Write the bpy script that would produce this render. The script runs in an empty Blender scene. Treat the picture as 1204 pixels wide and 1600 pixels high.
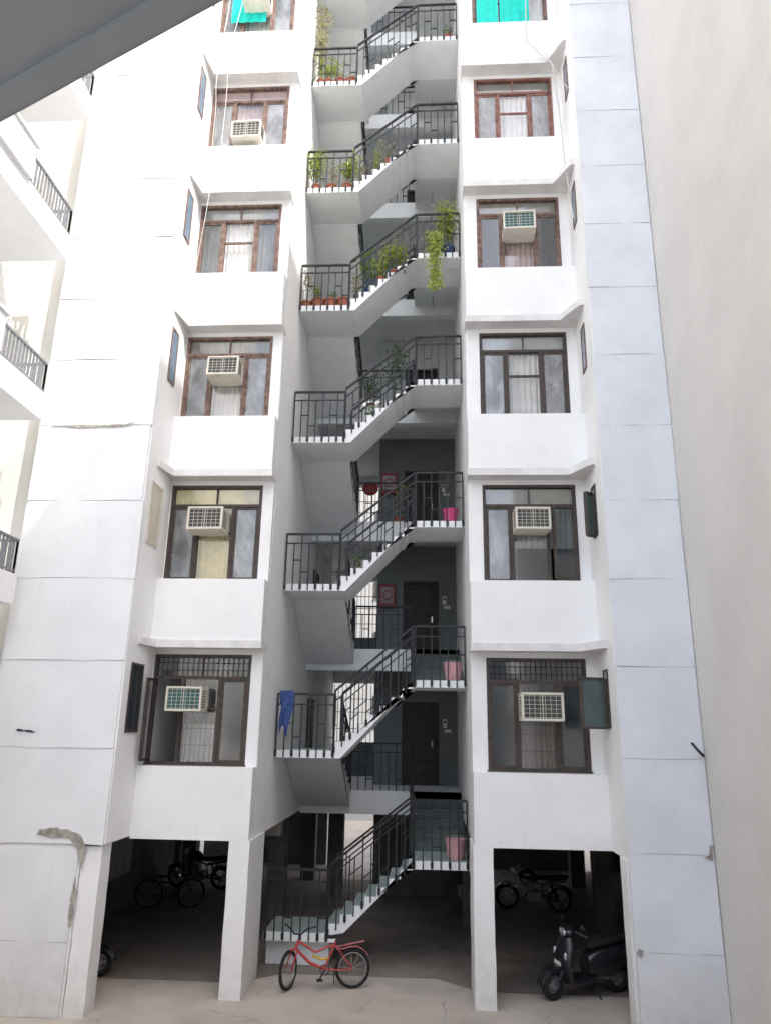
import bpy, bmesh, math, random
from mathutils import Vector, Matrix
random.seed(7)
rad=math.radians
scene=bpy.context.scene
COL=scene.collection
# ------------------------------------------------------------------ materials
def ramp(nt,inp,stops):
    r=nt.nodes.new('ShaderNodeValToRGB'); e=r.color_ramp.elements
    e[0].position=stops[0][0]; e[0].color=(*[stops[0][1]]*3,1)
    e[1].position=stops[1][0]; e[1].color=(*[stops[1][1]]*3,1)
    nt.links.new(inp,r.inputs[0]); return r.outputs[0]
def noise(nt,vec,scale,detail=3,rough=.55,dist=0,mp=None):
    if mp:
        m=nt.nodes.new('ShaderNodeMapping'); m.inputs['Scale'].default_value=mp
        nt.links.new(vec,m.inputs[0]); vec=m.outputs[0]
    n=nt.nodes.new('ShaderNodeTexNoise'); n.inputs['Scale'].default_value=scale
    n.inputs['Detail'].default_value=detail; n.inputs['Roughness'].default_value=rough
    n.inputs['Distortion'].default_value=dist
    nt.links.new(vec,n.inputs['Vector']); return n.outputs['Fac']
def mixc(nt,fac,a,b):
    m=nt.nodes.new('ShaderNodeMix'); m.data_type='RGBA'
    if isinstance(fac,float): m.inputs[0].default_value=fac
    else: nt.links.new(fac,m.inputs[0])
    for i,c in ((6,a),(7,b)):
        if isinstance(c,tuple): m.inputs[i].default_value=(*c,1)
        else: nt.links.new(c,m.inputs[i])
    return m.outputs[2]
def mul(nt,a,b):
    m=nt.nodes.new('ShaderNodeMath'); m.operation='MULTIPLY'
    for i,c in ((0,a),(1,b)):
        if isinstance(c,(int,float)): m.inputs[i].default_value=c
        else: nt.links.new(c,m.inputs[i])
    return m.outputs[0]
def mk(name,col,rough=.7,var=.12,scale=3,streak=0,dirt=(.3,.28,.25),cracks=0,bump=0,bscale=40,metal=0,patch=0,spec=.4,low=0,speck=0):
    m=bpy.data.materials.new(name); m.use_nodes=True; nt=m.node_tree
    b=nt.nodes['Principled BSDF']; b.inputs['Roughness'].default_value=rough; b.inputs['Metallic'].default_value=metal
    b.inputs['Specular IOR Level'].default_value=spec
    g=nt.nodes.new('ShaderNodeNewGeometry'); P=g.outputs['Position']
    c=col
    dk=tuple(x*(1-var*2) for x in col)
    n=noise(nt,P,scale,4,.6); c=mixc(nt,ramp(nt,n,((.35,0),(.75,1))),c,dk)
    if streak:
        s=noise(nt,P,1.0,4,.65,.4,(5,5,.45)); s2=noise(nt,P,.7,3)
        f=mul(nt,ramp(nt,s,((.55,0),(.80,1))),ramp(nt,s2,((.47,0),(.66,1))))
        c=mixc(nt,mul(nt,f,float(streak)),c,dirt)
        s=noise(nt,P,1.0,3,.7,.3,(22,22,.9))
        c=mixc(nt,mul(nt,mul(nt,ramp(nt,s,((.58,0),(.8,1))),ramp(nt,s2,((.44,0),(.6,1)))),streak*.9),c,dirt)
    if speck:
        s=noise(nt,P,20,3,.78); s2=noise(nt,P,1.15,3,.7)
        c=mixc(nt,mul(nt,mul(nt,ramp(nt,s,((.58,0),(.68,1))),ramp(nt,s2,((.60,0),(.68,1)))),float(speck)),c,(.32,.30,.27))
    if patch:
        s=noise(nt,P,2.1,7,.72,.6); c=mixc(nt,mul(nt,ramp(nt,s,((.66,0),(.68,1))),float(patch)),c,tuple(x*.6 for x in col))
    if cracks:
        nv=nt.nodes.new('ShaderNodeTexNoise'); nv.inputs['Scale'].default_value=2.5; nv.inputs['Detail'].default_value=5
        nt.links.new(P,nv.inputs['Vector'])
        va=nt.nodes.new('ShaderNodeVectorMath'); va.operation='MULTIPLY_ADD'; va.inputs[1].default_value=(.5,.5,.5)
        nt.links.new(nv.outputs['Color'],va.inputs[0]); nt.links.new(P,va.inputs[2])
        vo=nt.nodes.new('ShaderNodeTexVoronoi'); vo.feature='DISTANCE_TO_EDGE'; vo.inputs['Scale'].default_value=.55
        nt.links.new(va.outputs[0],vo.inputs['Vector'])
        msk=ramp(nt,noise(nt,P,.7,2),((.5,0),(.6,1)))
        c=mixc(nt,mul(nt,mul(nt,ramp(nt,vo.outputs['Distance'],((.002,1),(.007,0))),msk),float(cracks)),c,(.12,.11,.1))
    if low:
        sx=nt.nodes.new('ShaderNodeSeparateXYZ'); nt.links.new(P,sx.inputs[0])
        mr=nt.nodes.new('ShaderNodeMapRange'); mr.inputs[1].default_value=0; mr.inputs[2].default_value=1.3; mr.inputs[3].default_value=1; mr.inputs[4].default_value=0
        nt.links.new(sx.outputs['Z'],mr.inputs[0])
        f=mul(nt,mr.outputs[0],ramp(nt,noise(nt,P,3,5,.7),((.3,.2),(.7,1))))
        c=mixc(nt,mul(nt,f,float(low)),c,(.33,.27,.2))
    if isinstance(c,tuple): b.inputs['Base Color'].default_value=(*c,1)
    else: nt.links.new(c,b.inputs['Base Color'])
    if bump:
        bp=nt.nodes.new('ShaderNodeBump'); bp.inputs['Strength'].default_value=bump; bp.inputs['Distance'].default_value=.02
        nt.links.new(noise(nt,P,bscale,2,.6),bp.inputs['Height']); nt.links.new(bp.outputs[0],b.inputs['Normal'])
    return m
def glassmat(name,tint,transp,gloss,rough=.06):
    m=bpy.data.materials.new(name); m.use_nodes=True; nt=m.node_tree; nt.nodes.clear()
    o=nt.nodes.new('ShaderNodeOutputMaterial'); t=nt.nodes.new('ShaderNodeBsdfTransparent')
    d=nt.nodes.new('ShaderNodeBsdfDiffuse'); g=nt.nodes.new('ShaderNodeBsdfGlossy'); g.inputs['Roughness'].default_value=rough
    ge=nt.nodes.new('ShaderNodeNewGeometry')
    n=ramp(nt,noise(nt,ge.outputs['Position'],2.2,4,.6,.5,(1,1,.6)),((.35,0),(.65,1)))
    nt.links.new(mixc(nt,n,tuple(x*.35 for x in tint),tint),d.inputs[0])
    m1=nt.nodes.new('ShaderNodeMixShader'); m1.inputs[0].default_value=transp
    nt.links.new(d.outputs[0],m1.inputs[1]); nt.links.new(t.outputs[0],m1.inputs[2])
    m2=nt.nodes.new('ShaderNodeMixShader'); m2.inputs[0].default_value=gloss
    nt.links.new(m1.outputs[0],m2.inputs[1]); nt.links.new(g.outputs[0],m2.inputs[2]); nt.links.new(m2.outputs[0],o.inputs[0])
    return m
def leafmat(name,c1,c2):
    m=bpy.data.materials.new(name); m.use_nodes=True; nt=m.node_tree; nt.nodes.clear()
    o=nt.nodes.new('ShaderNodeOutputMaterial'); d=nt.nodes.new('ShaderNodeBsdfDiffuse'); t=nt.nodes.new('ShaderNodeBsdfTranslucent')
    g=nt.nodes.new('ShaderNodeNewGeometry'); c=mixc(nt,ramp(nt,noise(nt,g.outputs['Position'],14,2),((.35,0),(.65,1))),c1,c2)
    nt.links.new(c,d.inputs[0]); nt.links.new(c,t.inputs[0])
    m1=nt.nodes.new('ShaderNodeMixShader'); m1.inputs[0].default_value=.35
    nt.links.new(d.outputs[0],m1.inputs[1]); nt.links.new(t.outputs[0],m1.inputs[2]); nt.links.new(m1.outputs[0],o.inputs[0])
    return m
WHITE=mk('white_facade_paint',(.90,.905,.905),.75,.035,1.2,streak=.30,dirt=(.52,.50,.47),patch=.12,low=.4,speck=.45)
LEDGE=mk('ledge_paint',(.82,.81,.80),.8,.1,3,streak=.6,dirt=(.3,.28,.26),patch=.5,speck=.6)
PANEL=mk('cladding_sheet_paint',(.77,.80,.84),.6,.07,.9,streak=.25,dirt=(.55,.54,.52),low=.45,patch=.10)
PANELW=mk('cladding_sheet_white',(.83,.85,.87),.6,.06,.9,streak=.25,dirt=(.56,.54,.51),low=.55,patch=.10)
GREYWALL=mk('side_wall_render',(.68,.66,.635),.85,.06,.7,streak=.25,dirt=(.48,.45,.42),bump=.25,bscale=18,speck=.15)
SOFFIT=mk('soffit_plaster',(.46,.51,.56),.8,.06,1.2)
STAIR=mk('stair_concrete_paint',(.90,.92,.925),.7,.05,2,streak=.25,dirt=(.5,.5,.5))
TREAD=mk('stair_tread',(.36,.44,.42),.5,.15,5)
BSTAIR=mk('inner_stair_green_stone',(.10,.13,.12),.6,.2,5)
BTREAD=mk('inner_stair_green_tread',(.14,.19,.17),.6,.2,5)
LOBBY=mk('lobby_wall_shaded',(.19,.205,.205),.7,.08,2)  # lobby wall with the shade of the lower floors in its colour
LOBBYU=mk('upper_lobby_wall_lightened',(.74,.77,.77),.7,.08,2)  # same wall, colour lightened to brighten the upper stairwell
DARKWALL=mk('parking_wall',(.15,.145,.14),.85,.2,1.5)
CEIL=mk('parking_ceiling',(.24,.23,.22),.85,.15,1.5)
GROUND=mk('concrete_ground',(.53,.475,.41),.85,.13,1.1,cracks=.5,bump=.3,bscale=25,patch=.25)
PSHADE=mk('shade_toned_parking_floor',(.25,.22,.19),.75,.2,1.3,bump=.2,bscale=25,patch=.4)  # ground concrete with the indoor shade put into its colour
IRON=mk('black_iron',(.022,.024,.027),.5,.2,20)
GREYRAIL=mk('grey_iron',(.25,.26,.28),.5,.2,20)
FR_DARK=mk('dark_window_wood',(.085,.065,.055),.6,.3,12)
FR_BROWN=mk('faded_brown_window_wood',(.26,.17,.135),.65,.4,9,patch=.4)
FR_RED=mk('red_brown_window_wood',(.33,.16,.125),.6,.35,9,patch=.4)
ROOM=mk('room_wall',(.18,.17,.16),.9,.1,2)
CREAM=mk('cream_metal',(.76,.72,.62),.5,.1,8,streak=.6,dirt=(.35,.22,.13))
FIN=mk('ac_fins',(.10,.105,.10),.5,.3,40,metal=.3)
FINTEAL=mk('ac_fins_teal',(.05,.17,.17),.5,.3,40)
RUBBER=mk('rubber',(.02,.02,.021),.8,.2,20)
STEEL=mk('steel',(.5,.5,.5),.3,.1,20,metal=.9)
BLACKP=mk('black_gloss_paint',(.018,.02,.024),.22,.1,20,spec=.6)
DARKP=mk('dark_plastic',(.04,.042,.048),.5,.1,20)
REDP=mk('faded_red_paint',(.55,.07,.07),.4,.2,14)
YELLOWP=mk('yellow_paint',(.7,.45,.03),.4,.1,20)
PINKP=mk('faded_pink_fender',(.62,.20,.24),.5,.15,12)
TERRA=mk('terracotta',(.50,.17,.10),.8,.2,10)
PINK=mk('pale_pink_plastic',(.76,.42,.46),.4,.08,8)
MAGENTA=mk('magenta_plastic',(.72,.08,.25),.4,.08,8)
BLUEC=mk('blue_cloth',(.07,.13,.36),.9,.3,12)
BLUED=mk('dark_blue_cloth',(.06,.10,.22),.9,.25,12)
WOOD=mk('door_wood',(.05,.045,.042),.6,.3,6)
LAMP=mk('white_plastic',(.8,.8,.78),.3,.03,8)
BOXM=mk('mailbox_paint',(.24,.24,.25),.5,.15,8)
CHROME=mk('headlight_glass',(.6,.63,.66),.12,.05,20,metal=.6)
TEAL=mk('teal_sheet',(.0,.66,.55),.7,.12,5)
BEIGE=mk('beige_board',(.70,.65,.55),.8,.12,3,streak=.3)
REDB=mk('fire_box_red',(.30,.02,.02),.5,.15,10)
HGLASS=mk('hose_glass',(.18,.08,.07),.2,.2,9)
CABLE=mk('cable_sheath',(.6,.6,.59),.6,.1,9)
BROKE=mk('broken_plaster',(.46,.43,.38),.95,.3,9,patch=.8)
DPANE=mk('dark_pane',(.04,.05,.06),.1,.1,5,spec=.8)
BPANE=mk('blue_pane',(.20,.28,.38),.2,.1,5,spec=.8)
BACKW=mk('rear_block_paint',(.50,.50,.49),.8,.06,1.2)
GLASS=glassmat('window_glass',(.10,.12,.13),.92,.08)
FROST=glassmat('dusty_glass',(.44,.46,.47),.4,.10,.16)
DFROST=glassmat('dark_dusty_glass',(.13,.15,.16),.6,.09,.12)
LEAF=leafmat('leaf_green',(.09,.17,.04),(.22,.33,.07))
LEAFY=leafmat('leaf_yellow_green',(.24,.33,.07),(.52,.56,.16))
DRY=leafmat('leaf_dry',(.30,.28,.16),(.50,.48,.30))
DRYSTEM=mk('stem_bark',(.18,.16,.08),.8)
def cur(name,c): return mk('curtain_'+name,c,.9,.12,4,streak=.15,dirt=tuple(x*.5 for x in c))
C_OLIVE=cur('olive',(.36,.35,.30)); C_CREAM=cur('cream',(.95,.84,.45)); C_WHITE=cur('white',(.88,.88,.86)); C_PINK=cur('dusty_pink',(.68,.52,.50)); C_GREY=cur('grey',(.52,.54,.53)); C_TEAL=cur('teal',(.0,.6,.5)); C_BROWN=cur('brown',(.36,.30,.25))
# ------------------------------------------------------------------ mesh builder
class M:
    def __init__(s): s.v=[];s.f=[];s.m=[]
    def add(s,vs,fs,m=0):
        o=len(s.v); s.v+= [tuple(p) for p in vs]; s.f+=[[i+o for i in f] for f in fs]; s.m+=[m]*len(fs); return s
    def box(s,x0,x1,y0,y1,z0,z1,m=0):
        return s.add([(x,y,z) for x in (x0,x1) for y in (y0,y1) for z in (z0,z1)],[(0,1,3,2),(4,6,7,5),(0,4,5,1),(2,3,7,6),(0,2,6,4),(1,5,7,3)],m)
    def bar(s,p,q,w,h=None,m=0,up=(0,0,1)):
        p=Vector(p);q=Vector(q);d=(q-p)
        if d.length<1e-6: return s
        d.normalize(); u=Vector(up)
        if abs(d.dot(u))>.98: u=Vector((0,1,0))
        a=d.cross(u).normalized(); b=a.cross(d); h=h or w
        vs=[]
        for e in (p,q):
            for i,j in ((-1,-1),(1,-1),(1,1),(-1,1)): vs.append(e+a*(i*w/2)+b*(j*h/2))
        return s.add(vs,[(3,2,1,0),(4,5,6,7),(0,1,5,4),(1,2,6,5),(2,3,7,6),(3,0,4,7)],m)
    def tube(s,pts,r,n=6,m=0,closed=False):
        pts=[Vector(p) for p in pts]; N=len(pts); rs=r if isinstance(r,(list,tuple)) else [r]*N
        vs=[]; prev=None
        for i,p in enumerate(pts):
            if closed: d=pts[(i+1)%N]-pts[i-1]
            else: d=pts[min(i+1,N-1)]-pts[max(i-1,0)]
            d.normalize()
            if prev is None:
                u=Vector((0,0,1)) if abs(d.z)<.9 else Vector((0,1,0)); a=d.cross(u).normalized()
            else: a=(prev-d*prev.dot(d)).normalized()
            prev=a; b=d.cross(a)
            for k in range(n):
                t=2*math.pi*k/n; vs.append(p+(a*math.cos(t)+b*math.sin(t))*rs[i])
        fs=[]
        for i in range(N if closed else N-1):
            j=(i+1)%N
            for k in range(n): fs.append((i*n+k,i*n+(k+1)%n,j*n+(k+1)%n,j*n+k))
        if not closed: fs+= [tuple(range(n))[::-1],tuple((N-1)*n+k for k in range(n))]
        return s.add(vs,fs,m)
    def prism(s,poly,ax,a,b,m=0):
        n=len(poly); vs=[]
        for t in (a,b):
            for (u,w) in poly:
                vs.append({'y':(u,t,w),'x':(t,u,w),'z':(u,w,t)}[ax])
        fs=[tuple(range(n))[::-1],tuple(range(n,2*n))]+[(i,(i+1)%n,n+(i+1)%n,n+i) for i in range(n)]
        return s.add(vs,fs,m)
    def loft(s,rings,m=0):
        n=len(rings[0]); vs=[p for r in rings for p in r]; fs=[]
        for i in range(len(rings)-1):
            for k in range(n): fs.append((i*n+k,i*n+(k+1)%n,(i+1)*n+(k+1)%n,(i+1)*n+k))
        fs+=[tuple(range(n))[::-1],tuple((len(rings)-1)*n+k for k in range(n))]
        return s.add(vs,fs,m)
    def ell(s,c,r,m=0,nu=12,nv=8):
        rings=[]
        for j in range(nv+1):
            ph=-math.pi/2+math.pi*(j/nv); ph=max(-1.5,min(1.5,ph))
            rings.append([Vector((r[0]*math.cos(ph)*math.cos(2*math.pi*k/nu),r[1]*math.cos(ph)*math.sin(2*math.pi*k/nu),r[2]*math.sin(ph)))+Vector(c) for k in range(nu)])
        return s.loft(rings,m)
    def wheel_ring(s,c,R,r,m=0,N=28,n=7):
        return s.tube([(c[0]+R*math.cos(2*math.pi*i/N),c[1],c[2]+R*math.sin(2*math.pi*i/N)) for i in range(N)],r,n,m,True)
WLOC={}
def wloc(o): return WLOC.get(o.name,Vector((0,0,0)))
def obj(mb,name,parent,mats,smooth=False,label=None,world=True,bevel=0):
    me=bpy.data.meshes.new(name); off=wloc(parent) if (parent is not None and world) else Vector((0,0,0))
    me.from_pydata([tuple(Vector(p)-off) for p in mb.v],[],mb.f)
    mats=mats if isinstance(mats,(list,tuple)) else [mats]
    for x in mats: me.materials.append(x)
    for p,mi in zip(me.polygons,mb.m): p.material_index=mi; p.use_smooth=smooth
    bm=bmesh.new(); bm.from_mesh(me); bmesh.ops.recalc_face_normals(bm,faces=bm.faces); bm.to_mesh(me); bm.free()
    if smooth:
        try: me.set_sharp_from_angle(angle=rad(45))
        except Exception: pass
    o=bpy.data.objects.new(name,me); COL.objects.link(o)
    if parent is not None: o.parent=parent; WLOC[o.name]=off if world else wloc(parent)
    if bevel:
        b=o.modifiers.new('bevel','BEVEL'); b.width=bevel; b.segments=2; b.limit_method='ANGLE'
    if label: o['label']=label
    return o
def thing(name,label,cat,loc,group=None,rot=0):
    e=bpy.data.objects.new(name,None); COL.objects.link(e); e.location=loc; e.rotation_euler=(0,0,rot); e.empty_display_size=.2
    e['label']=label; e['category']=cat
    if group: e['group']=group
    WLOC[e.name]=Vector(loc); return e
def boxes(name,parent,mat,lst):
    for b in lst:
        w=M(); w.box(*b); obj(w,name,parent,mat)
# ------------------------------------------------------------------ ground
g=M(); g.add([(-150,-150,0),(150,-150,0),(150,150,0),(-150,150,0)],[(0,1,2,3)])
go=obj(g,'ground',None,GROUND); go['kind']='structure'
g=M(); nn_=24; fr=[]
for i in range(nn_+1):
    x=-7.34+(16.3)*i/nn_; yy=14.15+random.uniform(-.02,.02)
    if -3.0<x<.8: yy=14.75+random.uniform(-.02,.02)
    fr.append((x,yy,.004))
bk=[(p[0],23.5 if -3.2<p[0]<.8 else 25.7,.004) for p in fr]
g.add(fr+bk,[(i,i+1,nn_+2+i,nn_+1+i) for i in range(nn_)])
go=obj(g,'floor_shade_overlay',None,PSHADE); go['kind']='structure'  # thin dark overlay painting the shade under the building, front edge included
H=3.277
XL0,XL1,XR0,XR1=-5.05,-3.02,.75,2.98
YF=13.3
TOP=31.0
# ------------------------------------------------------------------ main building
B=thing('apartment_building','tall white apartment block with stacked windows around an open stairwell','building',(-1.1,18,0))
w=M()
for (a,b,pl,pr) in ((XL0,XL1,XL0+.02,-3.23),(XR0,XR1,1.02,2.78)):
    w.box(a,b,YF,13.80,2.33,3.50)
    for k in range(8):
        z0=5.57+H*k; 
        w.box(a,b,YF,13.80,z0,z0+1.23)
        s=3.50+H*k
        if pl>a: w.box(a,pl,13.58,13.80,s,5.57+H*k)
        w.box(pr,b,13.58,13.80,s,5.57+H*k)
        w.box(pl,pr,13.58,13.80,5.44+H*k,5.57+H*k)
w.box(-3.22,XL1,13.80,24,2.33,TOP); w.box(XR0,.95,13.80,24,2.33,TOP); w.box(-7.2,4.25,13.8,26,TOP,TOP+.2)
obj(w,'facade_wall',B,WHITE)
w=M()
for (a,b) in ((XL0,-3.22),(.95,XR1)):
    for k in range(9): w.box(a,b,13.80,17.5,2.34+H*k,2.62+H*k)
    w.box(a,b,17.5,17.7,2.34,TOP)
obj(w,'room_interior',B,ROOM)
w=M()
w.box(-7.2,XL0,12.3,24,2.37,TOP); w.box(XR1,4.25,12.3,24,2.33,TOP)
w.box(-7.2,-5.42,12.3,12.6,0,2.37)
w.box(3.06,4.25,12.3,12.6,0,2.33)
obj(w,'tower_wall',B,WHITE)
w=M(); w.box(-8.3,-7.2,12.65,12.9,0,TOP); obj(w,'recessed_wall',B,mk('warm_white_wall',(.80,.79,.74),.8,.06,1,streak=.3,low=.3))
for (a,b,c,d) in ((-3.34,-2.99,13.3,14.5),(.72,1.05,13.3,14.4),(-5.41,-5.10,12.33,12.7),(2.95,3.055,12.33,12.7)):
    w=M(); n=10; rings=[]
    for i in range(n+1):
        z=2.34*i/n; j=lambda: random.uniform(-.005,.005)
        rings.append([(a+j(),c+j(),z),(b+j(),c+j(),z),(b+j(),d,z),(a+j(),d,z)])
    w.loft(rings); obj(w,'pillar',B,WHITE)
for (x,y) in ((-3.5,18.6),(.95,18.6),(3.9,18.6),(-7.0,23.4),(-3.5,23.4),(-2.5,21.6),(.95,23.4),(4.2,23.4)):
    w=M(); w.box(x-.2,x+.2,y-.2,y+.2,0,2.34); obj(w,'pillar',B,DARKWALL)
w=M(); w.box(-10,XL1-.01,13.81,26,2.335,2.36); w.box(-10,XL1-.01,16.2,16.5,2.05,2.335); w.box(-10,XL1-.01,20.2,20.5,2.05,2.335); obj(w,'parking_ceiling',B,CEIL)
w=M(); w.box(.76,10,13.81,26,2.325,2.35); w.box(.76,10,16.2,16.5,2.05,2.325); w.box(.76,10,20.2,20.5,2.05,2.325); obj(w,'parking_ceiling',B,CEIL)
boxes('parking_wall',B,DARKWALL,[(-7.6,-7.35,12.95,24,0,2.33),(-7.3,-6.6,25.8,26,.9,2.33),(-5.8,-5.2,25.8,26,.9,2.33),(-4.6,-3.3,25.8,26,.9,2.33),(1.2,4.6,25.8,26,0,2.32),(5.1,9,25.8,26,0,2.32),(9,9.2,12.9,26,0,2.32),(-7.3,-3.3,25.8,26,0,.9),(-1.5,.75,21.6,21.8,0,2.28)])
def ledge(xa,xb,dx,k):
    z=5.57+H*k; m=M()
    if dx<0: poly=[(xb+.02,13.75),(xb+.02,13.27),(xa+.12,13.27),(xa+.03,12.72),(xa,12.72),(xa,13.75)]
    else: poly=[(xa-.02,13.75),(xa-.02,13.27),(xb-.36,13.27),(xb-.08,12.72),(xb,12.72),(xb,13.75)]
    m.prism(poly,'z',z-.035,z+.10); obj(m,'window_ledge',B,LEDGE)
for k in range(7):
    ledge(XL0,XL1,-1,k); ledge(XR0,XR1,1,k)
def cladding(x0,x1,y,joints,mat,rag=1.0):
    m=M()
    for a,b in zip(joints[:-1],joints[1:]):
        g=.003; n=14; fr=[];bk=[]
        t=[random.uniform(-.012,.004)*rag for _ in range(4)]
        xr=[random.uniform(-.018,.018)*rag for _ in range(2)]; sl=random.uniform(-.012,.012)*rag
        for j,z in enumerate((a+g,b-g)):
            for i in range(n+1):
                u=i/n; dz=(random.uniform(-.004,.005)-.014*max(0,math.sin(u*7+a*3))**3+sl*(u-.5))*rag if j==0 else random.uniform(-.001,.001)
                dy=(t[0]*(1-u)+t[1]*u) if j==0 else (t[2]*(1-u)+t[3]*u)
                xx=x0+xr[0]+g+(x1+xr[1]-x0-xr[0]-2*g)*u
                fr.append((xx,y-.026+dy-(.008*rag*(1+math.sin(u*5+b)) if j==0 else 0),z+dz)); bk.append((xx,y-.004,z+dz))
        N=n+1; vs=fr+bk; fs=[]; o=2*N
        for i in range(n):
            fs+=[(i,i+1,N+i+1,N+i),(o+i,o+N+i,o+N+i+1,o+i+1),(i,o+i,o+i+1,i+1),(N+i,N+i+1,o+N+i+1,o+N+i)]
        fs+=[(0,N,o+N,o),(n,o+n,o+N+n,N+n)]
        m.add(vs,fs)
        for i in range(5):
            for z in (a+.05,b-.05):
                xx=x0+.06+(x1-x0-.12)*i/4; m.box(xx-.006,xx+.006,y-.042,y-.02,z-.006,z+.006)
    return obj(m,'wall_cladding',B,mat)
cladding(2.985,4.235,12.3,[.0,1.13,2.45,3.8,5.2,6.63,8.0,9.38,10.77,12.17,13.57,14.92,16.27,17.65,19.1,20.5,21.9,23.3,24.7,26.1,27.5],PANEL,.6)
cladding(-7.15,-5.06,12.3,[2.37,3.8,5.2,6.6,8.0,9.45,10.8,12.1,13.5,14.9,16.2,17.6,19.0,20.4,21.8,23.2,24.6,26],PANELW,1.0)
cladding(-7.15,-5.45,12.3,[0,1.0,2.3],PANELW,.7)
def jag(pts,y,mat,name='broken_plaster',th=.012):
    P=[]
    for (a,b) in zip(pts,pts[1:]+pts[:1]):
        n=max(2,int(math.hypot(b[0]-a[0],b[1]-a[1])/.05))
        for i in range(n):
            t=i/n; P.append((a[0]+(b[0]-a[0])*t+random.uniform(-.010,.010),a[1]+(b[1]-a[1])*t+random.uniform(-.010,.010)))
    m=M(); m.prism(P,'y',y-th,y); obj(m,name,B,mat)
YB=12.258
jag([(-6.15,2.50),(-5.95,2.46),(-5.6,2.45),(-5.47,2.30),(-5.36,2.0),(-5.34,2.35),(-5.42,2.50),(-5.62,2.57),(-5.85,2.60),(-6.1,2.57)],YB,BROKE)
jag([(-5.47,1.25),(-5.42,1.2),(-5.40,1.7),(-5.44,1.9),(-5.47,1.6)],YB,BROKE)
jag([(-6.95,9.43),(-6.3,9.40),(-5.5,9.42),(-5.38,9.50),(-5.55,9.455),(-6.4,9.44)],YB,BROKE)
jag([(-6.75,4.06),(-6.45,4.03),(-6.40,4.05),(-6.7,4.08)],YB,IRON,'wall_crack')
jag([(4.08,2.42),(4.20,2.38),(4.23,2.60),(4.18,2.58),(4.16,2.46)],YB,BROKE)
jag([(3.0,1.10),(3.06,1.07),(3.08,1.15),(3.02,1.18)],YB,BROKE)
m=M(); m.tube([(4.22,12.27,3.86),(4.10,12.1,3.93),(3.93,11.85,4.04)],.022,8); obj(m,'drain_pipe',B,IRON,True)
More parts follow.
